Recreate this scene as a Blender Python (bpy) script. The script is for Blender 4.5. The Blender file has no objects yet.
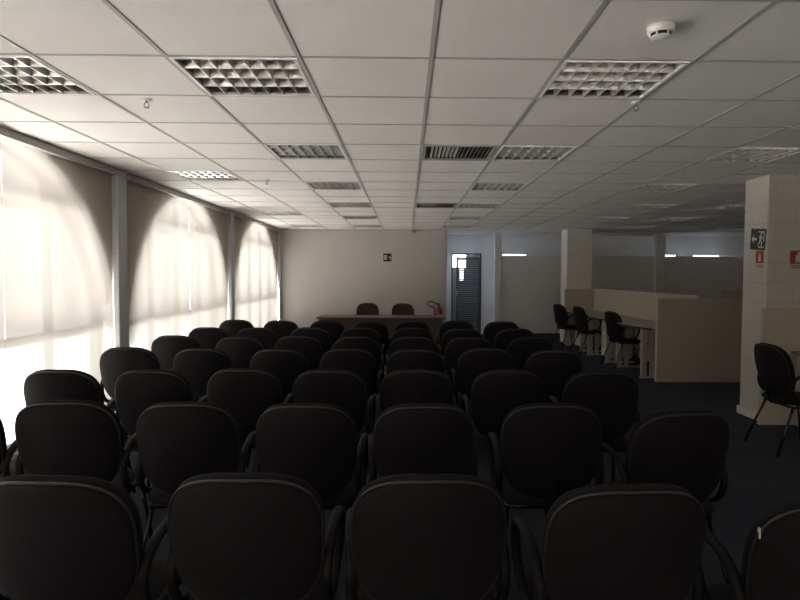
import bpy, bmesh, math, random
from mathutils import Vector, Matrix

random.seed(7)
sc = bpy.context.scene
COL = sc.collection
PI = math.pi

# ------------------------------------------------------------------ camera
EYE = 1.459
def look_matrix(pitch, yaw, roll):
    c, s = math.cos(yaw), math.sin(yaw)
    A = Matrix(((c, s, 0), (-s, c, 0), (0, 0, 1)))
    c, s = math.cos(pitch), math.sin(pitch)
    B = Matrix(((1, 0, 0), (0, c, -s), (0, s, c)))
    c, s = math.cos(roll), math.sin(roll)
    R = Matrix(((c, 0, -s), (0, 1, 0), (s, 0, c)))
    return R @ B @ A
cam_data = bpy.data.cameras.new('camera')
cam = bpy.data.objects.new('camera', cam_data)
COL.objects.link(cam)
M = look_matrix(0.04064, -0.01326, -0.00463)
right, fwd, up = M[0], M[1], M[2]
cam.matrix_world = Matrix(((right[0], up[0], -fwd[0], 0), (right[1], up[1], -fwd[1], 0),
                           (right[2], up[2], -fwd[2], EYE), (0, 0, 0, 1)))
cam_data.sensor_width = 36
cam_data.lens = 27.0
cam_data.shift_x = -14.5 / 800
cam_data.clip_end = 200
cam_data.clip_start = 0.05
sc.camera = cam

# ------------------------------------------------------------------ light
world = bpy.data.worlds.new('overcast_sky')
sc.world = world
world.use_nodes = True
bg = world.node_tree.nodes['Background']
bg.inputs[0].default_value = (1.0, 0.96, 0.93, 1)
# pale sky above, much brighter glow added below the horizon to light the ceiling
SKY, GROUND_GLOW = 5.0, 130.0
wn = world.node_tree
w_tc = wn.nodes.new('ShaderNodeTexCoord'); w_sep = wn.nodes.new('ShaderNodeSeparateXYZ')
wn.links.new(w_tc.outputs['Generated'], w_sep.inputs[0])
w_mr = wn.nodes.new('ShaderNodeMapRange'); w_mr.interpolation_type = 'SMOOTHSTEP'
w_mr.inputs['From Min'].default_value = -0.07; w_mr.inputs['From Max'].default_value = -0.22
w_mr.inputs['To Min'].default_value = SKY; w_mr.inputs['To Max'].default_value = GROUND_GLOW
wn.links.new(w_sep.outputs['Z'], w_mr.inputs['Value']); wn.links.new(w_mr.outputs[0], bg.inputs[1])
sc.view_settings.view_transform = 'Standard'
sc.view_settings.look = 'None'
sc.view_settings.gamma = 1
sc.view_settings.use_curve_mapping = False
sc.view_settings.exposure = 0.18
sc.cycles.max_bounces = 10
sc.cycles.diffuse_bounces = 8
sc.cycles.glossy_bounces = 3
sc.cycles.transparent_max_bounces = 12
sc.cycles.use_denoising = True
sc.cycles.sample_clamp_indirect = 8
sc.cycles.caustics_reflective = False
sc.cycles.caustics_refractive = False

# ------------------------------------------------------------------ materials
MAT = {}
def mat(name, color, rough=0.7, metal=0.0, spec=0.3, noise=0.0, nscale=20, bump=0.0, bscale=200, sheen=0.0):
    m = bpy.data.materials.new(name); m.use_nodes = True
    nt = m.node_tree; b = nt.nodes['Principled BSDF']
    b.inputs['Base Color'].default_value = (*color, 1)
    b.inputs['Roughness'].default_value = rough
    b.inputs['Metallic'].default_value = metal
    b.inputs['Specular IOR Level'].default_value = spec
    if sheen:
        b.inputs['Sheen Weight'].default_value = sheen
        b.inputs['Sheen Roughness'].default_value = 0.5
    tc = nt.nodes.new('ShaderNodeTexCoord')
    if noise:
        n = nt.nodes.new('ShaderNodeTexNoise'); n.inputs['Scale'].default_value = nscale
        n.inputs['Detail'].default_value = 4
        nt.links.new(tc.outputs['Object'], n.inputs['Vector'])
        mx = nt.nodes.new('ShaderNodeMix'); mx.data_type = 'RGBA'
        mx.inputs[6].default_value = (*[c * (1 - noise) for c in color], 1)
        mx.inputs[7].default_value = (*[min(1, c * (1 + noise)) for c in color], 1)
        nt.links.new(n.outputs['Fac'], mx.inputs[0])
        nt.links.new(mx.outputs[2], b.inputs['Base Color'])
    if bump:
        n = nt.nodes.new('ShaderNodeTexNoise'); n.inputs['Scale'].default_value = bscale
        nt.links.new(tc.outputs['Object'], n.inputs['Vector'])
        bp = nt.nodes.new('ShaderNodeBump'); bp.inputs['Strength'].default_value = bump
        bp.inputs['Distance'].default_value = 0.004
        nt.links.new(n.outputs['Fac'], bp.inputs['Height'])
        nt.links.new(bp.outputs['Normal'], b.inputs['Normal'])
    MAT[name] = m
    return m

def block_mat(name, color, axis, bw=0.40, bh=0.20, dark=0.86, off=0.5):
    m = mat(name, color, 0.75, noise=0.03, nscale=6)
    nt = m.node_tree; b = nt.nodes['Principled BSDF']
    geo = nt.nodes.new('ShaderNodeNewGeometry')
    sep = nt.nodes.new('ShaderNodeSeparateXYZ'); nt.links.new(geo.outputs['Position'], sep.inputs[0])
    add = nt.nodes.new('ShaderNodeMath'); add.operation = 'ADD'
    nt.links.new(sep.outputs['X'], add.inputs[0]); nt.links.new(sep.outputs['Y'], add.inputs[1])
    com = nt.nodes.new('ShaderNodeCombineXYZ')
    nt.links.new(add.outputs[0], com.inputs[0]); nt.links.new(sep.outputs['Z'], com.inputs[1])
    br = nt.nodes.new('ShaderNodeTexBrick')
    br.offset = off
    br.inputs['Scale'].default_value = 1
    br.inputs['Brick Width'].default_value = bw; br.inputs['Row Height'].default_value = bh
    br.inputs['Mortar Size'].default_value = 0.005; br.inputs['Mortar Smooth'].default_value = 0.4
    br.inputs['Color1'].default_value = (*color, 1); br.inputs['Color2'].default_value = (*[c * 0.985 for c in color], 1)
    br.inputs['Mortar'].default_value = (*[c * dark for c in color], 1)
    nt.links.new(com.outputs[0], br.inputs['Vector'])
    nt.links.new(br.outputs['Color'], b.inputs['Base Color'])
    bp = nt.nodes.new('ShaderNodeBump'); bp.invert = True
    bp.inputs['Strength'].default_value = 0.5; bp.inputs['Distance'].default_value = 0.004
    nt.links.new(br.outputs['Fac'], bp.inputs['Height']); nt.links.new(bp.outputs['Normal'], b.inputs['Normal'])
    return m

def wood_mat(name, c1, c2, rough=0.4):
    m = mat(name, c1, rough, spec=0.4)
    nt = m.node_tree; b = nt.nodes['Principled BSDF']
    tc = nt.nodes.new('ShaderNodeTexCoord'); mp = nt.nodes.new('ShaderNodeMapping')
    mp.inputs['Scale'].default_value = (2, 30, 30)
    n = nt.nodes.new('ShaderNodeTexNoise'); n.inputs['Scale'].default_value = 1.5; n.inputs['Detail'].default_value = 6
    nt.links.new(tc.outputs['Object'], mp.inputs[0]); nt.links.new(mp.outputs[0], n.inputs['Vector'])
    mx = nt.nodes.new('ShaderNodeMix'); mx.data_type = 'RGBA'
    mx.inputs[6].default_value = (*c1, 1); mx.inputs[7].default_value = (*c2, 1)
    nt.links.new(n.outputs['Fac'], mx.inputs[0]); nt.links.new(mx.outputs[2], b.inputs['Base Color'])
    return m

def blind_mat():
    m = bpy.data.materials.new('blind_fabric'); m.use_nodes = True
    nt = m.node_tree
    for n in list(nt.nodes):
        if n.type != 'OUTPUT_MATERIAL': nt.nodes.remove(n)
    out = [n for n in nt.nodes if n.type == 'OUTPUT_MATERIAL'][0]
    tr = nt.nodes.new('ShaderNodeBsdfTranslucent'); tr.inputs[0].default_value = (0.88, 0.80, 0.73, 1)
    df = nt.nodes.new('ShaderNodeBsdfDiffuse'); df.inputs[0].default_value = (0.56, 0.50, 0.43, 1)
    geo = nt.nodes.new('ShaderNodeNewGeometry'); mp = nt.nodes.new('ShaderNodeMapping')
    mp.inputs['Scale'].default_value = (1, 60, 3)
    n = nt.nodes.new('ShaderNodeTexNoise'); n.inputs['Scale'].default_value = 1; n.inputs['Detail'].default_value = 3
    nt.links.new(geo.outputs['Position'], mp.inputs[0]); nt.links.new(mp.outputs[0], n.inputs['Vector'])
    mr = nt.nodes.new('ShaderNodeMapRange'); mr.inputs[3].default_value = 0.969; mr.inputs[4].default_value = 0.977
    nt.links.new(n.outputs['Fac'], mr.inputs[0])
    mx = nt.nodes.new('ShaderNodeMixShader')
    nt.links.new(mr.outputs[0], mx.inputs[0])
    nt.links.new(tr.outputs[0], mx.inputs[1]); nt.links.new(df.outputs[0], mx.inputs[2])
    tp = nt.nodes.new('ShaderNodeBsdfTransparent'); tp.inputs[0].default_value = (1, .97, .93, 1)
    m2 = nt.nodes.new('ShaderNodeMixShader'); m2.inputs[0].default_value = 0.037
    nt.links.new(mx.outputs[0], m2.inputs[1]); nt.links.new(tp.outputs[0], m2.inputs[2])
    nt.links.new(m2.outputs[0], out.inputs[0])
    MAT['blind_fabric'] = m
blind_mat()

def pane_mat():
    m = bpy.data.materials.new('window_glass'); m.use_nodes = True
    nt = m.node_tree
    for n in list(nt.nodes):
        if n.type != 'OUTPUT_MATERIAL': nt.nodes.remove(n)
    out = [n for n in nt.nodes if n.type == 'OUTPUT_MATERIAL'][0]
    tr = nt.nodes.new('ShaderNodeBsdfTransparent'); tr.inputs[0].default_value = (0.92, 0.94, 0.94, 1)
    gl = nt.nodes.new('ShaderNodeBsdfGlossy'); gl.inputs['Roughness'].default_value = 0.02
    mx = nt.nodes.new('ShaderNodeMixShader'); mx.inputs[0].default_value = 0.06
    nt.links.new(tr.outputs[0], mx.inputs[1]); nt.links.new(gl.outputs[0], mx.inputs[2])
    nt.links.new(mx.outputs[0], out.inputs[0]); MAT['window_glass'] = m
pane_mat()
def frosted_mat():
    m = bpy.data.materials.new('frosted_glass'); m.use_nodes = True
    nt = m.node_tree
    for n in list(nt.nodes):
        if n.type != 'OUTPUT_MATERIAL': nt.nodes.remove(n)
    out = [n for n in nt.nodes if n.type == 'OUTPUT_MATERIAL'][0]
    tr = nt.nodes.new('ShaderNodeBsdfTranslucent'); tr.inputs[0].default_value = (0.24, 0.26, 0.29, 1)
    nt.links.new(tr.outputs[0], out.inputs[0]); MAT['frosted_glass'] = m
frosted_mat()

mat('ceiling_tile', (0.84, 0.81, 0.775), 0.9, noise=0.05, nscale=3, bump=0.25, bscale=90)
mat('tee_metal', (0.46, 0.445, 0.43), 0.5, noise=0.02)
mat('wall_paint', (0.50, 0.475, 0.45), 0.8, noise=0.03, nscale=2)
mat('blue_paint', (0.74, 0.81, 0.88), 0.7, noise=0.03, nscale=2)
mat('far_paint', (0.86, 0.88, 0.90), 0.7, noise=0.03, nscale=2)
block_mat('block_paint', (0.66, 0.62, 0.56), 0)
block_mat('partition_board', (0.82, 0.77, 0.71), 0, bw=1.4, bh=0.17, dark=0.93)
mat('column_paint', (0.80, 0.77, 0.69), 0.7, noise=0.03, nscale=3)
mat('pilaster_paint', (0.66, 0.66, 0.68), 0.55)
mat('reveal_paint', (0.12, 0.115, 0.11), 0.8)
mat('frame_metal', (0.02, 0.02, 0.02), 0.7, spec=0.1)
mat('headrail', (0.60, 0.57, 0.54), 0.5)
mat('white_plastic', (0.80, 0.78, 0.76), 0.45, spec=0.5)
mat('louvre_metal', (0.78, 0.76, 0.74), 0.28, metal=0.72)
mat('fitting_inside', (0.30, 0.29, 0.28), 0.5)
mat('vent_dark', (0.03, 0.028, 0.026), 0.8)
mat('vent_slat', (0.34, 0.32, 0.30), 0.5)
mat('chrome', (0.42, 0.41, 0.40), 0.35, metal=0.9)
mat('chair_fabric', (0.0112, 0.0092, 0.0106), 0.8, spec=0.15, noise=0.15, nscale=120, bump=0.2, bscale=400, sheen=0.02)
mat('chair_piping', (0.026, 0.023, 0.022), 0.4, spec=0.5)
mat('chair_plastic', (0.008, 0.0075, 0.0075), 0.55, spec=0.2)
mat('chair_leg', (0.010, 0.010, 0.011), 0.22, spec=0.8)
mat('brown_fabric', (0.035, 0.022, 0.018), 0.8, noise=0.15, nscale=100)
wood_mat('dark_wood', (0.060, 0.036, 0.028), (0.095, 0.058, 0.044), 0.35)
mat('panel_fabric', (0.58, 0.51, 0.41), 0.85, noise=0.04, nscale=40)
mat('panel_edge', (0.60, 0.54, 0.45), 0.5)
mat('worktop', (0.46, 0.42, 0.37), 0.4, noise=0.03)
mat('worktop_edge', (0.05, 0.04, 0.035), 0.5)
mat('worktop_brown', (0.26, 0.20, 0.17), 0.4)
mat('desk_panel', (0.50, 0.46, 0.40), 0.6)
mat('door_grey', (0.055, 0.062, 0.070), 0.5)
mat('stair_paint', (0.22, 0.24, 0.26), 0.8)
mat('red_paint', (0.40, 0.045, 0.028), 0.35, spec=0.5)
mat('sign_red', (0.42, 0.055, 0.028), 0.5)
mat('sign_green', (0.012, 0.028, 0.014), 0.4)
mat('sign_black', (0.010, 0.010, 0.008), 0.4)
mat('sign_white', (0.62, 0.60, 0.52), 0.5)
mat('black_rubber', (0.012, 0.012, 0.012), 0.5)
mat('detector_dark', (0.02, 0.02, 0.02), 0.6)

# carpet: navy with tile seams and speckle
def carpet():
    m = mat('carpet', (0.03, 0.034, 0.048), 0.95, spec=0.1)
    nt = m.node_tree; b = nt.nodes['Principled BSDF']
    geo = nt.nodes.new('ShaderNodeNewGeometry')
    ck = nt.nodes.new('ShaderNodeTexBrick'); ck.offset = 0
    for k, v in (('Scale', 1), ('Brick Width', 0.5), ('Row Height', 0.5), ('Mortar Size', 0.003)): ck.inputs[k].default_value = v
    ck.inputs['Color1'].default_value = (0.068, 0.076, 0.100, 1); ck.inputs['Color2'].default_value = (0.060, 0.067, 0.090, 1)
    ck.inputs['Mortar'].default_value = (0.042, 0.048, 0.064, 1)
    n = nt.nodes.new('ShaderNodeTexNoise'); n.inputs['Scale'].default_value = 250
    nt.links.new(geo.outputs['Position'], ck.inputs['Vector']); nt.links.new(geo.outputs['Position'], n.inputs['Vector'])
    mx = nt.nodes.new('ShaderNodeMix'); mx.data_type = 'RGBA'; mx.blend_type = 'MULTIPLY'; mx.inputs[0].default_value = 0.5
    nt.links.new(ck.outputs['Color'], mx.inputs[6]); nt.links.new(n.outputs['Fac'], mx.inputs[7])
    nt.links.new(mx.outputs[2], b.inputs['Base Color'])
    bp = nt.nodes.new('ShaderNodeBump'); bp.inputs['Strength'].default_value = 0.4; bp.inputs['Distance'].default_value = 0.003
    nt.links.new(n.outputs['Fac'], bp.inputs['Height']); nt.links.new(bp.outputs['Normal'], b.inputs['Normal'])
carpet()

# ------------------------------------------------------------------ mesh helpers
class MB:
    """collects shapes; build() links them as one mesh object"""
    def __init__(s): s.v = []; s.f = []; s.smooth = []
    def add(s, vs, fs, smooth=False):
        o = len(s.v); s.v += [tuple(v) for v in vs]
        for f in fs: s.f.append(tuple(i + o for i in f)); s.smooth.append(smooth)
        return s
    def box(s, x0, x1, y0, y1, z0, z1, mtx=None):
        vs = [Vector((x, y, z)) for z in (z0, z1) for y in (y0, y1) for x in (x0, x1)]
        if mtx is not None: vs = [mtx @ v for v in vs]
        return s.add(vs, [(0, 2, 3, 1), (4, 5, 7, 6), (0, 1, 5, 4), (2, 6, 7, 3), (0, 4, 6, 2), (1, 3, 7, 5)])
    def prism(s, poly, a0, a1, axis='x'):
        """poly: 2-D outline; axis x -> (y,z), y -> (x,z), z -> (x,y)"""
        def P(p, a):
            return (a, p[0], p[1]) if axis == 'x' else ((p[0], a, p[1]) if axis == 'y' else (p[0], p[1], a))
        n = len(poly)
        vs = [P(p, a0) for p in poly] + [P(p, a1) for p in poly]
        fs = [tuple(range(n)), tuple(range(2 * n - 1, n - 1, -1))]
        fs += [(i, i + n, (i + 1) % n + n, (i + 1) % n) for i in range(n)]
        return s.add(vs, fs)
    def tube(s, pts, r, r2=None, n=8, closed=False, ref=None, caps=True):
        """sweep an ellipse (r along ref, r2 across) along pts"""
        pts = [Vector(p) for p in pts]; m = len(pts); r2 = r2 or r
        base = len(s.v); N = None; vs = []
        for i, p in enumerate(pts):
            a = pts[(i - 1) % m] if (closed or i > 0) else p
            b = pts[(i + 1) % m] if (closed or i < m - 1) else p
            t = (b - a).normalized()
            if ref is not None: N = Vector(ref); N = (N - t * N.dot(t)).normalized()
            else:
                if N is None:
                    N = t.orthogonal().normalized()
                N = (N - t * N.dot(t)).normalized()
            Bn = t.cross(N)
            rr = r[i] if isinstance(r, (list, tuple)) else r
            rr2 = rr if isinstance(r, (list, tuple)) else r2
            for k in range(n):
                an = 2 * PI * k / n
                vs.append(p + N * (math.cos(an) * rr) + Bn * (math.sin(an) * rr2))
        fs = []
        for i in range(m if closed else m - 1):
            for k in range(n):
                fs.append((i * n + k, ((i + 1) % m) * n + k, ((i + 1) % m) * n + (k + 1) % n, i * n + (k + 1) % n))
        if not closed and caps:
            fs.append(tuple(range(n))[::-1]); fs.append(tuple(range((m - 1) * n, m * n)))
        return s.add(vs, fs, True)
    def lathe(s, prof, cx=0, cy=0, n=24):
        vs = []; m = len(prof)
        for r, z in prof:
            for k in range(n):
                a = 2 * PI * k / n; vs.append((cx + r * math.cos(a), cy + r * math.sin(a), z))
        fs = [(i * n + k, i * n + (k + 1) % n, (i + 1) * n + (k + 1) % n, (i + 1) * n + k) for i in range(m - 1) for k in range(n)]
        fs += [tuple(range(n))[::-1], tuple(range((m - 1) * n, m * n))]
        return s.add(vs, fs, True)
    def build(s, name, material, parent=None, bevel=0.0, smooth_all=False):
        me = bpy.data.meshes.new(name); me.from_pydata(s.v, [], s.f); me.update()
        for p, sm in zip(me.polygons, s.smooth): p.use_smooth = sm or smooth_all
        bm = bmesh.new(); bm.from_mesh(me); bmesh.ops.recalc_face_normals(bm, faces=bm.faces); bm.to_mesh(me); bm.free()
        me.materials.append(MAT[material])
        o = bpy.data.objects.new(name, me); COL.objects.link(o)
        if parent is not None: o.parent = parent
        if bevel:
            b = o.modifiers.new('bevel', 'BEVEL'); b.width = bevel; b.segments = 2; b.limit_method = 'ANGLE'
        return o

def catmull(pts, k=5, closed=False):
    pts = [Vector(p) for p in pts]; n = len(pts); out = []
    for i in range(n if closed else n - 1):
        p0 = pts[(i - 1) % n] if (closed or i > 0) else pts[i]
        p1 = pts[i]; p2 = pts[(i + 1) % n]
        p3 = pts[(i + 2) % n] if (closed or i + 2 < n) else p2
        for j in range(k):
            t = j / k
            out.append(0.5 * ((2 * p1) + (p2 - p0) * t + (2 * p0 - 5 * p1 + 4 * p2 - p3) * t * t + (3 * p1 - p0 - 3 * p2 + p3) * t ** 3))
    if not closed: out.append(pts[-1])
    return out

def pad(mb, outline, mapf, tf, tb, n=44, power=3.0):
    """closed cushion: outline(theta)->(a,b); front/back bulge tf, tb; mapf(a,b,h)->xyz"""
    rs = [0.0, 0.3, 0.55, 0.75, 0.88, 0.95, 0.985, 1.0]
    vs = []; fs = []
    def ring(r, side):
        h = (tf if side > 0 else -tb) * (1 - r ** power) ** 0.5
        return [mapf(r * outline(2 * PI * k / n)[0], r * outline(2 * PI * k / n)[1], h) for k in range(n)]
    idx = []
    for side in (1, -1):
        c = len(vs); vs.append(mapf(0, 0, tf if side > 0 else -tb)); rings = []
        for r in rs[1:]:
            if side < 0 and r == 1.0: rings.append(idx[0][-1]); continue
            st = len(vs); vs += ring(r, side); rings.append([st + k for k in range(n)])
        idx.append(rings)
        for k in range(n): fs.append((c, rings[0][k], rings[0][(k + 1) % n]))
        for a, b in zip(rings, rings[1:]):
            for k in range(n): fs.append((a[k], b[k], b[(k + 1) % n], a[(k + 1) % n]))
    mb.add(vs, fs, True)

def se(theta, n=3.2):
    c, s = math.cos(theta), math.sin(theta)
    return (math.copysign(abs(c) ** (2 / n), c), math.copysign(abs(s) ** (2 / n), s))

def thing(name, label, cat, loc=(0, 0, 0), rz=0.0, group=None):
    o = bpy.data.objects.new(name, None); o.empty_display_size = 0.1
    COL.objects.link(o); o.location = loc; o.rotation_euler = (0, 0, rz)
    o['label'] = label; o['category'] = cat
    if group: o['group'] = group
    return o
def tag(o, label, cat, group=None):
    o['label'] = label; o['category'] = cat
    if group: o['group'] = group
    return o
def struct(o): o['kind'] = 'structure'; return o
def kids(o): return [c for c in bpy.data.objects if c.parent is o]
def dup(root, loc, rz, label, group=None):
    r = root.copy(); COL.objects.link(r); r.location = loc; r.rotation_euler = (0, 0, rz)
    r['label'] = label
    if group: r['group'] = group
    for ch in kids(root):
        c = ch.copy(); COL.objects.link(c); c.parent = r
        for g in kids(ch):
            d = g.copy(); COL.objects.link(d); d.parent = c
    return r

# ------------------------------------------------------------------ room shell
CZ = 2.475                     # ceiling height
T = 0.62                       # ceiling module
GX, GY = 0.179 * T, 3.6 * T    # grid origin
def cx(i): return GX + i * T
def cy(j): return GY + j * T
XL, XR, YB, YF = -2.85, 12.4, -5.2, 15.05
YE = 13.4                      # end wall
BAYS = [11.65, 7.95, 4.26, 0.56, -3.14]

struct(MB().box(-3.3, XR + .15, YB - .15, YF + .05, -0.12, 0).build('floor', 'carpet'))

# fittings: (i, j) cells
LIGHTS = [(-4, 1), (-4, 6), (-4, 12), (-4, 16)] + [(-2, j) for j in (1, 4, 7, 10, 13, 16)] \
    + [(1, j) for j in (1, 4, 7, 10, 13, 16)] + [(4, 4), (4, 7), (5, 10), (5, 13), (5, 16), (7, 10), (7, 13), (7, 16), (4, 19), (5, 19), (7, 19), (11, 17)]
VENTS = [(0, 4), (0, 10)]
holes = set(LIGHTS) | set(VENTS)
mb = MB()
I0, I1, J0, J1 = -5, 20, -12, 21
for i in range(I0, I1):
    for j in range(J0, J1):
        if (i, j) in holes: continue
        x0, x1 = max(cx(i), -2.95), min(cx(i + 1), XR + .1)
        mb.box(x0, x1, cy(j), min(cy(j + 1), YF + .1), CZ + 0.003, CZ + 0.02)
struct(mb.build('ceiling', 'ceiling_tile'))
mb = MB()
for i in range(I0 + 1, I1 + 1): mb.box(cx(i) - .0105, cx(i) + .0105, cy(J0), YF, CZ - 0.001, CZ + 0.0055)
for j in range(J0, J1 + 1): mb.box(-2.9, XR, cy(j) - .008, cy(j) + .008, CZ - 0.0005, CZ + 0.006)
struct(mb.build('trim_1', 'tee_metal'))

# left wall with arched openings
mb = MB()
R_, SP, X0, X1, SILL, TOP = 1.65, 0.80, -3.12, -2.90, 0.10, 2.75
edges = [YB - .15]
for c in sorted(BAYS): edges += [c - R_, c + R_]
edges.append(YE + .2)
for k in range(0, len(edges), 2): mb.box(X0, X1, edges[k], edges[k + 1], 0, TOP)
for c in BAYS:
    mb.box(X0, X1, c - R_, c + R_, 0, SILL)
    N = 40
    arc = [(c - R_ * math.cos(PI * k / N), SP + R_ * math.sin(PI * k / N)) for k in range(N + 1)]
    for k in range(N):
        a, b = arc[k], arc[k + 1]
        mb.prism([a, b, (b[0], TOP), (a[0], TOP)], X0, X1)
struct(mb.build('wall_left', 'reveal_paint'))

for w, c in enumerate(BAYS):
    mb = MB(); fx0, fx1 = -3.06, -3.01
    for dy in (-.8, 0, .85):
        ztop = SP + math.sqrt(R_ ** 2 - dy ** 2) + .005
        mb.box(fx0, fx1, c + dy - .03, c + dy + .03, SILL, ztop)
    for z in (0.93, 2.0):
        hw = R_ if z < SP + .2 else math.sqrt(R_ ** 2 - (z - SP) ** 2)
        mb.box(fx0, fx1, c - hw, c + hw, z - .035, z + .035)
    N = 40
    for k in range(N):
        a0, a1 = PI * k / N, PI * (k + 1) / N
        q = [(c - r * math.cos(a), SP + r * math.sin(a)) for r, a in ((R_ + .01, a0), (R_ + .01, a1), (R_ - .05, a1), (R_ - .05, a0))]
        mb.prism(q, fx0, fx1)
    for s in (-1, 1): mb.box(fx0, fx1, *sorted((c + s * (R_ - .05), c + s * (R_ + .01))), SILL, SP)
    mb.box(fx0, fx1, c - R_, c + R_, SILL - .005, SILL + .05)
    wf = struct(mb.build('window_%d' % (w + 1), 'frame_metal'))
    pts = [(c - R_, SILL), (c + R_, SILL)] + [(c + R_ * math.cos(PI * k / 30), SP + R_ * math.sin(PI * k / 30)) for k in range(31)]
    MB().prism(pts, -3.039, -3.033).build('pane', 'window_glass', wf)

# pilasters between the bays
for k, (a, b) in enumerate(((5.87, 6.06), (9.62, 9.81), (13.3, 13.4), (2.17, 2.36), (-1.5, -1.31))):
    o = MB().box(-2.96, -2.795, a, b, 0, CZ).build('trim_%d' % (k + 2), 'pilaster_paint', bevel=0.008); struct(o)

# end wall, return, recess wall with door opening, far wall with slot windows
struct(MB().box(-3.1, 0.89, YE, YE + .14, 0, CZ + .1).build('wall_back', 'wall_paint'))
RW = (13.85, 14.75, 1.0, 2.1)        # unseen frosted window added to light the recess, facing +x
mb = MB().box(0.75, 0.89, YE + .14, RW[0], 0, CZ + .1).box(0.75, 0.89, RW[1], YF, 0, CZ + .1).box(0.75, 0.89, RW[0], RW[1], 0, RW[2]).box(0.75, 0.89, RW[0], RW[1], RW[3], CZ + .1)
wf = struct(MB().box(.79, .84, RW[0], RW[0] + .04, RW[2], RW[3]).box(.79, .84, RW[1] - .04, RW[1], RW[2], RW[3]).box(.79, .84, RW[0] + .04, RW[1] - .04, RW[2], RW[2] + .04).box(.79, .84, RW[0] + .04, RW[1] - .04, RW[3] - .04, RW[3]).build('window_12', 'door_grey'))
MB().box(.812, .818, RW[0] + .04, RW[1] - .04, RW[2] + .04, RW[3] - .04).build('pane', 'frosted_glass', wf)
struct(mb.build('wall_recess', 'blue_paint'))
DX0, DX1, DZ = 1.12, 1.87, 2.02
SLOTS = [(2.37, 3.03), (6.39, 6.80), (7.18, 7.89)]
SZ0, SZ1 = 1.60, 2.03
mb = MB()
mb.box(.75, DX0, YF, YF + .15, 0, CZ + .1).box(DX0, DX1, YF, YF + .15, DZ, CZ + .1).box(DX1, 2.2, YF, YF + .15, 0, CZ + .1)
xs = [2.2] + [v for s in SLOTS for v in s] + [XR + .15]
for k in range(0, len(xs), 2): mb.box(xs[k], xs[k + 1], YF, YF + .15, 0, CZ + .1)
for a, b in SLOTS: mb.box(a, b, YF, YF + .15, 0, SZ0).box(a, b, YF, YF + .15, SZ1, CZ + .1)
struct(mb.build('wall_far', 'far_paint'))
for k, (a, b) in enumerate(SLOTS):
    mb = MB(); t = .022; y0, y1 = YF - .02, YF + .06
    mb.box(a, b, y0, y1, SZ1 - t, SZ1).box(a, b, y0, y1, SZ0, SZ0 + t).box(a, a + t, y0, y1, SZ0, SZ1).box(b - t, b, y0, y1, SZ0, SZ1)
    wf = struct(mb.build('window_%d' % (k + 6), 'door_grey'))
    MB().box(a + t, b - t, YF + .02, YF + .026, SZ0 + t, SZ1 - t).build('pane', 'frosted_glass', wf)
# wall behind the camera, with clear daylight windows
def front_wall():
    W = [(-2.2, 0.9), (1.7, 4.8), (5.6, 8.7)]
    mb = MB(); y0, y1 = YB - .15, YB
    mb.box(-3.1, XR + .15, y0, y1, 0, .5).box(-3.1, XR + .15, y0, y1, 2.35, CZ + .1)
    e = [-3.1] + [v for w in W for v in w] + [XR + .15]
    for k in range(0, len(e), 2): mb.box(e[k], e[k + 1], y0, y1, .5, 2.35)
    for k, (a, b) in enumerate(W):
        f = MB(); t = .05; ya, yb = YB - .1, YB - .05
        f.box(a, b, ya, yb, .5, .55).box(a, b, ya, yb, 2.3, 2.35)
        for q in (a, (a + b) / 2 - t / 2, b - t): f.box(q, q + t, ya, yb, .55, 2.3)
        wf = struct(f.build('window_%d' % (k + 9), 'frame_metal'))
        MB().box(a + t, b - t, YB - .078, YB - .072, .55, 2.3).build('pane', 'window_glass', wf)
    return mb.build('wall_front', 'wall_paint')
# low partition wall in front of the far wall, with its posts
struct(MB().box(2.29, XR, 14.55, 14.62, 0, 1.955).build('wall_partition', 'partition_board'))
struct(MB().box(2.13, 2.29, 14.50, 14.66, 0, CZ).build('trim_7', 'column_paint', bevel=.006))
struct(MB().box(6.02, 6.24, 14.42, 14.62, 0, CZ).build('trim_8', 'column_paint', bevel=.006))
struct(MB().box(XR, XR + .15, YB, YF + .15, 0, CZ + .1).build('wall_right', 'block_paint'))
struct(front_wall())
# pillars
struct(MB().box(3.45, 3.985, 12.9, 13.4, 0, CZ + .003).build('wall_pillar_back', 'column_paint', bevel=.012))
o = struct(MB().box(3.585, 4.75, 5.94, 6.36, 0, CZ + .003).build('wall_pillar_right', 'block_paint', bevel=.012))
struct(MB().box(3.565, 4.77, 5.92, 6.38, 0, .085).build('baseboard_pillar', 'column_paint', bevel=.006))
struct(MB().box(2.29, XR, 14.535, 14.55, 0, .07).build('baseboard_partition', 'door_grey'))

# stairwell behind the louvred door
mb = MB(); SY = 16.6
OPEN = [(1.12, 1.64, 1.69, 2.3), (1.47, 1.575, 1.33, 1.69)]
mb.box(.75, .87, YF + .15, SY, 0, 2.6).box(2.2, 2.3, YF + .15, SY, 0, 2.6).box(.75, 2.3, YF + .15, SY + .1, 2.6, 2.7).box(.75, 2.3, YF + .05, SY + .1, -.1, 0)
mb.box(.75, 1.12, SY, SY + .1, 0, 2.6).box(1.12, 1.64, SY, SY + .1, 2.3, 2.6).box(1.64, 2.3, SY, SY + .1, 1.69, 2.6)
mb.box(1.12, 1.47, SY, SY + .1, 1.33, 1.69).box(1.575, 2.3, SY, SY + .1, 1.33, 1.69).box(1.12, 2.3, SY, SY + .1, 0, 1.33)
struct(mb.build('wall_stairwell', 'stair_paint'))

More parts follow.
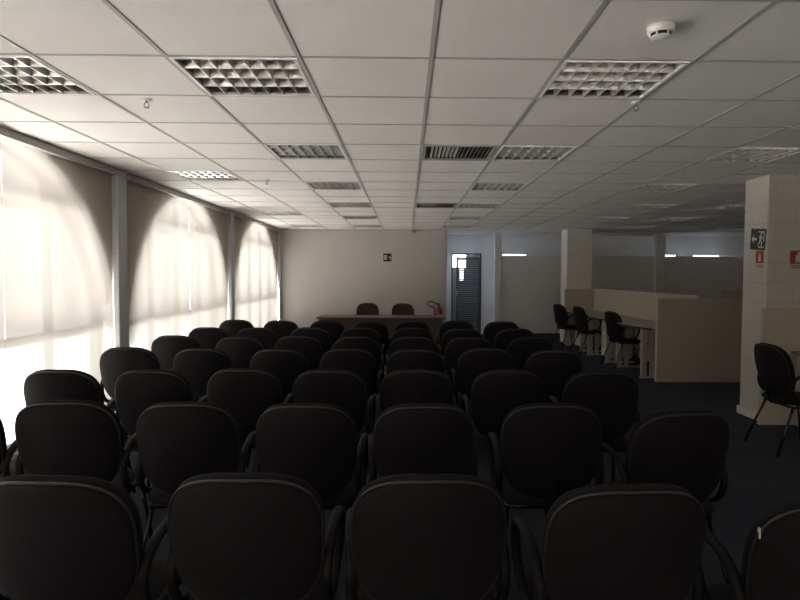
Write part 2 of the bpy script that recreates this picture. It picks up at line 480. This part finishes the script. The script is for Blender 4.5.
# door: frame, side strip, louvred leaf
mb = MB(); t = .035
mb.box(DX0, DX0 + t, YF - .02, YF + .16, 0, DZ).box(DX1 - t, DX1, YF - .02, YF + .16, 0, DZ).box(DX0, DX1, YF - .02, YF + .16, DZ - t, DZ)
door = struct(mb.build('door_1', 'door_grey', bevel=.003))
lx0, lx1, lz1 = 1.245, DX1 - t - .004, 1.93
mb = MB(); s = .045; ly0, ly1 = YF + .03, YF + .07
mb.box(lx0, lx0 + s, ly0, ly1, .02, lz1).box(lx1 - s, lx1, ly0, ly1, .02, lz1)
mb.box(lx0 + s, lx1 - s, ly0, ly1, lz1 - s, lz1).box(lx0 + s, lx1 - s, ly0, ly1, .02, .12)
MB.build(mb, 'leaf_frame', 'door_grey', door)
mb = MB(); nz = 30; z = .14
while z < lz1 - s - .03:
    m_ = Matrix.Translation((0, (ly0 + ly1) / 2, z + .02)) @ Matrix.Rotation(math.radians(48), 4, 'X')
    mb.box(lx0 + s, lx1 - s, -.022, .022, -.003, .003, m_); z += .055
mb.build('louvre', 'door_grey', door)
MB().tube(catmull([(lx0 + .022, ly0, .98), (lx0 + .022, ly0 - .045, .98), (lx0 + .022, ly0 - .045, 1.10), (lx0 + .022, ly0, 1.10)], 4), .008).build('door_handle', 'chrome', door)

# ------------------------------------------------------------------ roller blinds
def blind(y0, y1, label, chain=True):
    t = thing('roller_blind', label, 'blind', (-2.85, (y0 + y1) / 2, 0), 0, 'roller blinds over the arched windows')
    h = (y1 - y0) / 2
    MB().box(.003, .055, -h - .004, h + .004, CZ - .062, CZ - .002).build('headrail', 'headrail', t, bevel=.004)
    n = 24; vs = []; fs = []
    for k in range(n + 1):
        y = -h + 2 * h * k / n
        for z in (.15, CZ - .003): vs.append((.0015 * math.sin(k * 1.3 + y0), y, z))
    for k in range(n): fs.append((2 * k, 2 * k + 2, 2 * k + 3, 2 * k + 1))
    MB().add(vs, fs, True).build('fabric', 'blind_fabric', t)
    MB().box(-.012, .012, -h, h, .125, .15).build('bottom_rail', 'headrail', t, bevel=.003)
    if chain:
        MB().tube([(.03, -h + .02, CZ - .06), (.03, -h + .02, .9)], .0025, n=6).build('chain', 'white_plastic', t)
        MB().box(.0, .062, -h - .004, -h + .03, CZ - .07, CZ - .002).build('bracket', 'white_plastic', t, bevel=.003)
    return t
for k, (a, b) in enumerate(((-2.2, .9), (1.7, 4.8), (5.6, 8.7))):
    t = blind(a - .05, b + .05, 'cream roller blind on the %s wide window behind the camera' % ('left', 'middle', 'right')[k], False)
    t.location = ((a + b) / 2, YB + .06, 0); t.rotation_euler = (0, 0, PI / 2)
names = ['farthest arch, beside the end wall', 'middle arch', 'nearest arch in view']
cols = [(9.83, 13.28), (6.085, 9.615), (2.38, 5.868), (-1.29, 2.15), (-5.1, -1.52)]
seams = [11.62, 7.93, 4.285, .5, -3.3]
for k, ((a, b), s_) in enumerate(zip(cols, seams)):
    if k < 3:
        blind(s_ + .004, b, 'cream roller blind glowing over the far half of the ' + names[k], False)
        blind(a, s_ - .004, 'cream roller blind glowing over the near half of the ' + names[k], True)
    else:
        nm = ('beside the camera', 'behind the camera')[k - 3]
        blind(s_ + .004, b, 'cream roller blind, far half of the arch out of view ' + nm, False)
        blind(a, s_ - .004, 'cream roller blind, near half of the arch out of view ' + nm, True)

# ------------------------------------------------------------------ ceiling fittings
def make_light():
    t = thing('ceiling_light', '', 'ceiling light', (0, 0, CZ), 0, 'square louvred ceiling lights')
    h = T / 2 - .012; f = .016
    MB().box(-h, h, -h, -h + f, -.004, .012).box(-h, h, h - f, h, -.004, .012).box(-h, -h + f, -h + f, h - f, -.004, .012).box(h - f, h, -h + f, h - f, -.004, .012).build('frame', 'white_plastic', t)
    g = h - f + .001; mb = MB(); H = .11
    mb.box(-g - .004, g + .004, -g - .004, g + .004, H, H + .004)
    mb.box(-g - .004, -g, -g, g, .004, H).box(g, g + .004, -g, g, .004, H).box(-g, g, -g - .004, -g, .004, H).box(-g, g, g, g + .004, .004, H)
    mb.build('housing', 'fitting_inside', t)
    mb = MB()
    for k in range(0, 7):       # blades along the room
        x = -g + (k + .5) * 2 * g / 7 - g / 7 if k else None
        if x is None: continue
        mb.prism([(x - .002, .0), (x + .002, .0), (x + .009, .05), (x - .009, .05)], -g, g, 'y')
    for k in range(1, 4):       # cross blades
        y = -g + k * 2 * g / 4
        mb.prism([(y - .002, .002), (y + .002, .002), (y + .016, .049), (y - .016, .049)], -g, g, 'x')
    mb.build('louvre', 'louvre_metal', t)
    return t
L0 = make_light()
def ordn(n): return ['first', 'second', 'third', 'fourth', 'fifth', 'sixth'][n]
def light_label(i, j):
    col = {-4: ('the line beside the windows', [1, 6, 12, 16]), -2: ('the line left of centre', [1, 4, 7, 10, 13, 16]),
           1: ('the line right of centre', [1, 4, 7, 10, 13, 16])}
    if i in col:
        nm, js = col[i]; return 'square louvred ceiling light, %s from the camera in %s' % (ordn(js.index(j)), nm)
    return {(4, 4): 'dim square louvred ceiling light nearest the white block pillar', (4, 7): 'dim louvred ceiling light second from the camera left of the block pillar',
            (5, 10): 'dark louvred ceiling light over the near end of the cubicle desks', (5, 13): 'dark louvred ceiling light in front of the beige column',
            (5, 16): 'dark louvred ceiling light just left of the beige column top', (7, 10): 'dark louvred ceiling light touching the block pillar in the photo',
            (7, 13): 'dark louvred ceiling light over the far side of the cubicle panels', (7, 16): 'thin dark louvred ceiling light beyond the cubicle panels',
            (4, 19): 'leftmost thin dark ceiling light against the far wall', (5, 19): 'thin dark ceiling light against the far wall left of the column',
            (7, 19): 'thin dark ceiling light against the far wall right of the column', (11, 17): 'far faint ceiling light low beside the block pillar'}[(i, j)]
for k, (i, j) in enumerate(LIGHTS):
    p = (cx(i + .5), cy(j + .5), CZ)
    if k == 0: L0.location = p; L0['label'] = light_label(i, j)
    else: dup(L0, p, 0, light_label(i, j))

def make_vent():
    t = thing('air_vent', 'dark slatted air vent in the ceiling, the larger nearer one', 'air vent', (0, 0, CZ), 0, 'slatted ceiling air vents')
    h = T / 2 - .012; f = .03
    MB().box(-h, h, -h, -h + f, -.004, .012).box(-h, h, h - f, h, -.004, .012).box(-h, -h + f, -h + f, h - f, -.004, .012).box(h - f, h, -h + f, h - f, -.004, .012).build('frame', 'vent_slat', t)
    g = h - f
    MB().box(-h, h, -h, h, .06, .07).box(-h, -h + .005, -h, h, 0.013, .06).box(h - .005, h, -h, h, 0.013, .06).box(-h, h, -h, -h + .005, 0.013, .06).box(-h, h, h - .005, h, 0.013, .06).build('backing', 'vent_dark', t)
    for k in range(16):
        x = -g + (k + .5) * 2 * g / 16
        a = math.radians(38 if k < 8 else -38)
        m_ = Matrix.Translation((x, 0, .018)) @ Matrix.Rotation(a, 4, 'Y')
        ext = g * (.95 if k < 8 else .95)
        MB().box(-.013, .013, -ext, ext, -.001, .001, m_).build('slat', 'vent_slat', t)
    return t
V0 = make_vent(); V0.location = (cx(.5), cy(4.5), CZ)
dup(V0, (cx(.5), cy(10.5), CZ), 0, 'dark slatted air vent in the ceiling, the farther narrower one')

# smoke detector
t = thing('smoke_detector', 'round white smoke detector on the ceiling at the upper right', 'smoke detector', (1.03, 2.47, CZ))
MB().lathe([(.052, .002), (.054, -.004), (.054, -.024), (.050, -.028)]).build('base', 'white_plastic', t)
MB().lathe([(.040, -.027), (.040, -.040)]).build('sensing_chamber', 'detector_dark', t)
MB().lathe([(.040, -.040), (.036, -.044), (.022, -.048), (.001, -.049)]).build('cap', 'white_plastic', t)
for k in range(6):
    a = PI * k / 3 + .3; MB().box(-.003, .003, .036, .046, -.041, -.026, Matrix.Rotation(a, 4, 'Z')).build('rib', 'white_plastic', t)

def make_sprinkler():
    t = thing('sprinkler', '', 'sprinkler', (0, 0, CZ), 0, 'ceiling sprinkler heads')
    MB().lathe([(.032, .004), (.032, -.001), (.020, -.005), (.012, -.006)]).build('escutcheon', 'white_plastic', t)
    mb = MB().tube([(0, 0, -.002), (0, 0, -.016)], .008)
    for s in (-1, 1): mb.tube(catmull([(0, 0, -.014), (s * .013, 0, -.024), (s * .012, 0, -.036), (0, 0, -.045)], 4), .0025, n=6)
    mb.build('body', 'chrome', t)
    MB().lathe([(.015, -.045), (.015, -.047)]).build('deflector', 'chrome', t)
    return t
S0 = None
for (x, y, lab) in ((-1.52, 3.56, 'small sprinkler head on the ceiling between the two nearest left lights'),
                    (1.34, 3.54, 'small sprinkler head on the grid beside the near right light'),
                    (-1.50, 6.49, 'small sprinkler head on the ceiling beside the second row of lights at left'),
                    (.83, 11.6, 'tiny far sprinkler head near the middle of the ceiling'),
                    (1.95, 11.5, 'tiny far sprinkler head right of centre on the ceiling')):
    if S0 is None: S0 = make_sprinkler(); S0.location = (x, y, CZ); S0['label'] = lab
    else: dup(S0, (x, y, CZ), 0, lab)
# security camera where ceiling meets end wall
t = thing('security_camera', 'small dark camera where the ceiling meets the end wall', 'camera', (.13, YE - .01, CZ))
MB().lathe([(.035, -.002), (.035, -.015), (.01, -.018)], 0, -.06).build('mount', 'white_plastic', t)
MB().tube([(-.02, -.06, -.03), (.055, -.10, -.055)], .026, n=12).tube([(0, -.06, -.012), (0, -.07, -.04)], .008).build('camera_body', 'vent_slat', t)

# ------------------------------------------------------------------ auditorium chair
def back_outline(hw, hh):
    def f(th):
        a, b = se(th, 2.8)
        w = hw * (1 + .035 * b)
        return (a * w, b * hh)
    return f
def back_map(yc, zc, rec, bend):
    c, s = math.cos(rec), math.sin(rec)
    def m_(a, b, h):
        y = h + bend * a * a + .25 * b * b
        return (a, yc + y * c - b * s, zc + b * c + y * s)
    return m_
def chair_parts(t, fabric='chair_fabric', back_fabric=None):
    rec = math.radians(14)
    bm_ = back_map(-.215, .672, rec, 1.15)
    mb = MB(); pad(mb, back_outline(.223, .230), lambda a, b, h: bm_(a, b, h + .022), .026, .030, power=7); mb.build('backrest', back_fabric or fabric, t)
    mb = MB(); pad(mb, back_outline(.219, .225), lambda a, b, h: bm_(a, b, h - .014), .012, .026, power=3); mb.build('back_cover', back_fabric or fabric, t)
    o_ = back_outline(.2215, .2275)
    mb = MB().tube([bm_(*o_(2 * PI * k / 48), -.013) for k in range(48)], .0045, n=6, closed=True); mb.build('piping', 'chair_piping', t)
    def so(th):
        a, b = se(th, 3.6); return (a * .228, b * .225)
    def sm(a, b, h): return (a, .035 + b, .432 + h - .5 * b * b * (1 if b > 0 else 0) * .9)
    mb = MB(); pad(mb, so, sm, .045, .03, power=4); mb.build('seat', fabric, t)
    # under-frame
    mb = MB(); r = .0105
    mb.tube(catmull([(-.18, .17, .395), (.18, .17, .395), (.19, -.12, .395), (-.19, -.12, .395)], 1, True), r, closed=True)
    mb.build('seat_frame', 'chair_leg', t)
    mb = MB()
    mb.tube(catmull([(0, -.05, .39), (0, -.16, .395), (0, -.20, .43), (0, -.215, .56)], 4), .022, .004, n=8, ref=(1, 0, 0))
    mb.build('back_bracket', 'chair_leg', t)
    for s in (-1, 1):
        MB().tube([(s * .185, .16, .400), (s * .205, .20, .22), (s * .222, .235, 0.004)], r).build('leg', 'chair_leg', t)
        MB().tube([(s * .185, -.11, .400), (s * .21, -.18, .22), (s * .232, -.262, 0.004)], r).build('leg', 'chair_leg', t)
        x = s * .2285
        loop = [(x, -.155, .585), (x * 1.02, -.095, .655), (x * 1.04, .0, .683), (x * 1.05, .09, .672), (x * 1.04, .135, .61), (x * 1.02, .11, .52),
                (x * .99, .04, .455), (x * .98, -.05, .445), (x * 1.0, -.13, .495)]
        MB().tube(catmull(loop, 4, True), .017, .013, n=10, closed=True, ref=(1, 0, 0)).build('armrest', 'chair_plastic', t)

ROWS = [
 [(-.945, 1.62), (-.44, 1.64), (.065, 1.63), (.58, 1.55), (1.06, 1.44)],
 [(-1.99, 2.62), (-1.47, 2.62), (-.94, 2.59), (-.43, 2.57), (.08, 2.56), (.63, 2.58), (1.14, 2.44)],
 [(-1.99, 3.48), (-1.47, 3.48), (-.955, 3.54), (-.45, 3.50), (.06, 3.51), (.60, 3.51), (1.14, 3.48)],
 [(-2.10, 4.56), (-1.53, 4.51), (-.95, 4.49), (-.44, 4.54), (.07, 4.50), (.61, 4.58), (1.11, 4.48)],
 [(-2.10, 5.47), (-1.49, 5.37), (-.98, 5.48), (-.45, 5.44), (.06, 5.46), (.57, 5.41), (1.14, 5.47)],
 [(-2.08, 6.33), (-1.57, 6.33), (-1.02, 6.36), (-.49, 6.38), (.06, 6.40), (.59, 6.32), (1.15, 6.32)],
 [(-2.10, 7.43), (-1.53, 7.33), (-.97, 7.34), (-.44, 7.25), (.07, 7.37), (.62, 7.40), (1.16, 7.30)]]
ROWN = ['the row nearest the camera', 'the second row from the camera', 'the third row from the camera', 'the middle row of the seven',
        'the third row from the head table', 'the second row from the head table', 'the row nearest the head table']
POS = ['leftmost', 'second from left', 'third from left', 'fourth from left', 'fifth from left', 'sixth from left', 'rightmost']
A0 = None
yaws = [[-3, 0, 1, 2, -4], [3, 4, 2, -1, 2, -2, 7]]
for r, row in enumerate(ROWS):
    for k, (x, y) in enumerate(row):
        if r == 0: lab = 'black padded armchair, %s of five in %s' % (['leftmost', 'second from left', 'middle', 'second from right', 'rightmost'][k], ROWN[0])
        elif r == 1 and k == 0: lab = 'black padded armchair cut off at the left photo edge beside the blinds'
        else: lab = 'black padded armchair, %s in %s' % (POS[k], ROWN[r])
        rz = math.radians(yaws[r][k] if r < 2 else random.uniform(-1.5, 1.5))
        off = Vector((0, .262)); off.rotate(Matrix.Rotation(rz, 2))
        x += x * .085 / y
        p = (x + off.x, y + off.y, 0)
        if A0 is None:
            A0 = thing('padded_armchair', lab, 'chair', p, rz, 'black armchairs in rows facing the head table'); chair_parts(A0)
        else:
            last = dup(A0, p, rz, lab)
            if r == 0 and k == 4:
                MB().box(-.215, -.211, -.208, -.198, .785, .812).build('edge_glint', 'sign_white', last)  # glint on the chair edge, put in as a small white plate

# two chairs behind the table, facing the room
H0 = thing('meeting_armchair', 'dark brown armchair behind the head table, the left of two', 'chair', (-.77, 11.85, 0), PI + .05, 'armchairs behind the head table')
chair_parts(H0, 'brown_fabric')
dup(H0, (-.08, 11.8, 0), PI - .04, 'dark brown armchair behind the head table, the right of two, nearer the extinguisher')

# head table
t = thing('head_table', 'long dark brown wooden table in front of the end wall', 'table', (-.44, 10.65, 0))
MB().box(-1.11, 1.11, -.35, .35, .708, .735).build('tabletop', 'dark_wood', t, bevel=.003)
MB().box(-1.04, 1.04, -.29, -.27, .08, .707).build('front_panel', 'dark_wood', t)
for s in (-1, 1): MB().box(*sorted((s * 1.04, s * 1.07)), -.32, .32, 0, .707).build('end_panel', 'dark_wood', t)

# fire extinguisher on the end wall
t = thing('fire_extinguisher', 'red fire extinguisher hung on the end wall above the right end of the head table', 'fire extinguisher', (.72, YE, 0))
MB().lathe([(.07, .27), (.078, .285), (.078, .68), (.070, .73), (.035, .765), (.022, .77), (.022, .79)], 0, -.10).build('cylinder', 'red_paint', t)
MB().box(-.02, .02, -.125, -.075, .79, .82).box(-.015, .015, -.20, -.06, .835, .845).box(-.012, .012, -.19, -.08, .81, .818).build('valve', 'black_rubber', t, bevel=.003)
MB().tube(catmull([(0, -.10, .81), (-.06, -.11, .84), (-.15, -.10, .88), (-.23, -.09, .88), (-.26, -.09, .83), (-.21, -.09, .78), (-.14, -.10, .765), (-.10, -.12, .73), (-.085, -.13, .5)], 5), .011).build('hose', 'black_rubber', t)
MB().tube([(-.085, -.13, .52), (-.085, -.13, .42)], [.014, .024]).build('nozzle', 'black_rubber', t)
MB().box(-.05, .05, -.024, -.001, .66, .72).build('wall_bracket', 'chrome', t)
MB().box(-.045, .045, -.181, -.1785, .45, .60).build('paper_label', 'sign_white', t)

# ------------------------------------------------------------------ signs
def sign(name, label, loc, rz, tilt, w, h, plate, shapes, cat='sign', group=None):
    """faces local -Y"""
    t = thing(name, label, cat, loc, rz, group)
    R = Matrix.Rotation(tilt, 4, 'Y')
    MB().box(-w / 2, w / 2, -.005, -.001, -h / 2, h / 2, R).build('plate', plate, t)
    for nm, m_, polys in shapes:
        mb = MB()
        for p in polys:
            q = [(R @ Vector((a * w, 0, b * h))) for a, b in p]
            mb.prism([(v.x, v.z) for v in q], -.0065, -.0050, 'y')
        mb.build(nm, m_, t)
    return t
def rect(a0, a1, b0, b1): return [(a0, b0), (a1, b0), (a1, b1), (a0, b1)]
def disc(a, b, r, asp=1): return [(a + r * math.cos(k * PI / 5), b + asp * r * math.sin(k * PI / 5)) for k in range(10)]
def runner(ox, s=1.0, asp=1.0):
    P = lambda pts: [(ox + a * s, b) for a, b in pts]
    return [disc(ox + .02 * s, .28, .055 * s, asp), P([(-.06, .20), (.06, .18), (.03, -.04), (-.07, -.03)]),
            P([(-.07, -.02), (.0, -.04), (-.06, -.18), (-.14, -.30), (-.18, -.26), (-.11, -.15)]),
            P([(-.03, -.03), (.04, -.05), (.11, -.16), (.08, -.31), (.03, -.30), (.05, -.17)]),
            P([(.03, .18), (.14, .05), (.11, .02), (.03, .12)]), P([(-.05, .19), (-.16, .08), (-.13, .05), (-.04, .14)])]
sign('exit_sign', 'small black square exit sign centred high on the end wall', (-.43, YE, 1.86), 0, 0, .185, .18, 'sign_black',
     [('border', 'sign_white', [rect(-.56, .56, -.60, -.53), rect(-.56, .56, .52, .56), rect(-.56, -.52, -.53, .52), rect(.52, .56, -.53, .52)]),
      ('doorway_symbol', 'sign_white', [rect(-.42, -.10, .20, .28), rect(-.42, -.36, -.25, .28), rect(-.14, -.08, -.25, .28), rect(-.34, -.18, -.25, -.18)]),
      ('pictogram', 'sign_white', runner(-.24, .7, 1.0)),
      ('arrow', 'sign_white', [[(.12, .10), (.42, .10), (.36, -.02), (.27, -.14), (.18, -.02)], rect(.33, .39, -.28, .05)])])
sign('exit_sign', 'dark green exit sign with white running figure, tilted on the block pillar', (3.583, 6.09, 1.845), -PI / 2, math.radians(5), .26, .215, 'sign_green',
     [('pictogram', 'sign_white', runner(.20, 1.0, 1.1)), ('doorway_symbol', 'sign_white', [rect(.02, .42, .32, .38), rect(.38, .43, -.1, .38), rect(.05, .40, -.40, -.33)]),
      ('arrow', 'sign_white', [[(-.42, .0), (-.28, .18), (-.28, .06), (-.08, .06), (-.08, -.06), (-.28, -.06), (-.28, -.18)]])])
def extsign(label, loc, rz, w, h):
    sign('extinguisher_sign', label, loc, rz, 0, w, h, 'sign_white',
     [('red_field', 'sign_red', [rect(-.46, -.16, -.22, .48), rect(.16, .46, -.22, .48), rect(-.16, .16, .40, .48), rect(-.16, .16, -.22, -.14), rect(-.16, -.07, .24, .40), rect(.07, .16, .24, .40)]),
      ('caption_line', 'sign_red', [rect(-.42, .42, -.36, -.31), rect(-.36, .40, -.46, -.41)])], group='red fire extinguisher signs')
extsign('narrow red extinguisher sign on the pillar side below the tilted green sign', (3.583, 6.05, 1.640), -PI / 2, .145, .18)
extsign('red extinguisher sign at the right photo edge on the pillar front', (3.90, 5.938, 1.635), 0, .19, .185)

# ------------------------------------------------------------------ cubicle desks
t = thing('cubicle_partition', 'beige cubicle partition with broad end panel, beside the three desk chairs', 'partition', (4.06, 8.24, 0))
MB().box(-.57, .60, -.025, .025, 0, 1.15).build('end_panel', 'panel_fabric', t)
MB().box(-.60, -.572, -.028, .028, 0, 1.155).box(-.572, .602, -.028, .028, 1.151, 1.163).build('edge_trim', 'panel_edge', t)
MB().box(-.025, .025, .03, 4.60, .05, 1.185).build('long_panel', 'panel_fabric', t)
MB().box(-.028, .028, .03, 4.60, 1.186, 1.20).build('top_rail', 'panel_edge', t)
MB().box(-.66, .60, 4.605, 4.65, 0, 1.185).build('far_panel', 'panel_fabric', t)
o = thing('cubicle_partition', 'distant low beige cubicle partition seen just left of the block pillar', 'partition', (6.2, 11.0, 0))
MB().box(-.35, .9, -.02, .02, 0, 1.21).build('panel', 'panel_fabric', o)
MB().box(-.355, .905, -.023, .023, 1.211, 1.225).build('top_rail', 'panel_edge', o)

def desk(y0, y1, label, near=False):
    t = thing('desk', label, 'desk', (3.75, (y0 + y1) / 2, 0), 0, 'desks along the cubicle partition')
    h = (y1 - y0) / 2
    N = 14
    front = [(-.32 - .15 * math.sin(PI * k / N), -h + 2 * h * k / N) for k in range(N + 1)]
    poly = front + [(.28, h), (.28, -h)]
    MB().prism(poly, .713, .735, 'z').build('desktop', 'worktop', t)
    band = [Vector((x - .002, y, .724)) for x, y in front]
    MB().tube(band, .0135, n=6).build('edge_band', 'worktop_edge', t)
    for yy in (-h + .22, h - .26):
        MB().box(-.38, -.30, yy, yy + .045, .03, .712).box(-.25, -.19, yy, yy + .045, .03, .712).box(-.39, .1, yy - .003, yy + .05, 0.005, .03).build('leg', 'desk_panel', t)
    MB().box(.20, .22, -h + .09, h - .09, .25, .70).build('modesty_panel', 'desk_panel', t)
    return t
desk(8.29, 9.78, 'beige desk at the near end of the cubicle partition')
desk(9.80, 11.28, 'beige desk in the middle of the cubicle partition')
desk(11.30, 12.80, 'beige desk at the far end of the cubicle, by the column')
def pedestal(loc, label):
    t = thing('drawer_pedestal', label, 'drawer unit', loc, 0, 'drawer pedestals under the cubicle desks')
    MB().box(-.20, .20, -.2, .2, .04, .66).build('body', 'desk_panel', t, bevel=.003)
    for k in range(4):
        z = .06 + k * .148
        d = MB().box(-.218, -.201, -.19, .19, z, z + .14).build('drawer', 'panel_edge', t, bevel=.003)
        MB().box(-.228, -.219, -.07, .07, z + .10, z + .115).build('handle', 'white_plastic', d)
    for a in (-.15, .15):
        for b in (-.15, .15): MB().lathe([(.02, 0.001), (.022, .02), (.02, .039)], a, b, 10).build('caster', 'black_rubber', t)
    return t
pedestal((3.72, 10.5, 0), 'beige four-drawer pedestal under the middle cubicle desk')
pedestal((3.72, 12.22, 0), 'beige four-drawer pedestal under the far cubicle desk')

# chairs drawn up to the desks
G = 'black armchairs at the cubicle desks'
dup(A0, (3.50, 9.62, 0), math.radians(-80), 'black armchair at the near cubicle desk, closest to the end panel', G)
dup(A0, (3.42, 11.2, 0), math.radians(-83), 'black armchair at the middle cubicle desk, between the other two', G)
dup(A0, (3.27, 12.1, 0), math.radians(-76), 'black armchair at the far cubicle desk nearest the column', G)

# ------------------------------------------------------------------ desk by the pillar
t = thing('desk_screen', 'beige desk screen standing against the block pillar at right', 'partition', (4.3, 5.86, 0))
MB().box(-.80, .95, -.02, .02, .02, 1.15).build('panel', 'panel_fabric', t, bevel=.01)
MB().box(-.80, .95, -.024, .024, 0.0, .018).build('foot_rail', 'panel_edge', t)
t = thing('desk', 'brown-topped desk with rounded corner at the right photo edge', 'desk', (4.3, 5.4, 0))
poly = [(-.52, .42), (.9, .42), (.9, -.42), (-.30, -.42)] + [(-.30 - .25 * math.sin(a), -.17 - .25 * math.cos(a)) for a in [k * PI / 16 for k in range(1, 9)]]
MB().prism(poly, .71, .738, 'z').build('desktop', 'worktop_brown', t)
MB().box(-.48, -.455, -.1, .40, .01, .709).box(.85, .875, -.35, .40, .01, .709).build('leg', 'desk_panel', t)
MB().box(-.45, .85, .30, .32, .12, .70).build('modesty_panel', 'desk_panel', t)
P = thing('padded_armchair', 'black padded armchair with slim legs, alone beside the block pillar at right', 'chair', (3.27, 5.0, 0), math.radians(-90))
for ch in kids(A0):
    c = ch.copy(); COL.objects.link(c); c.parent = P
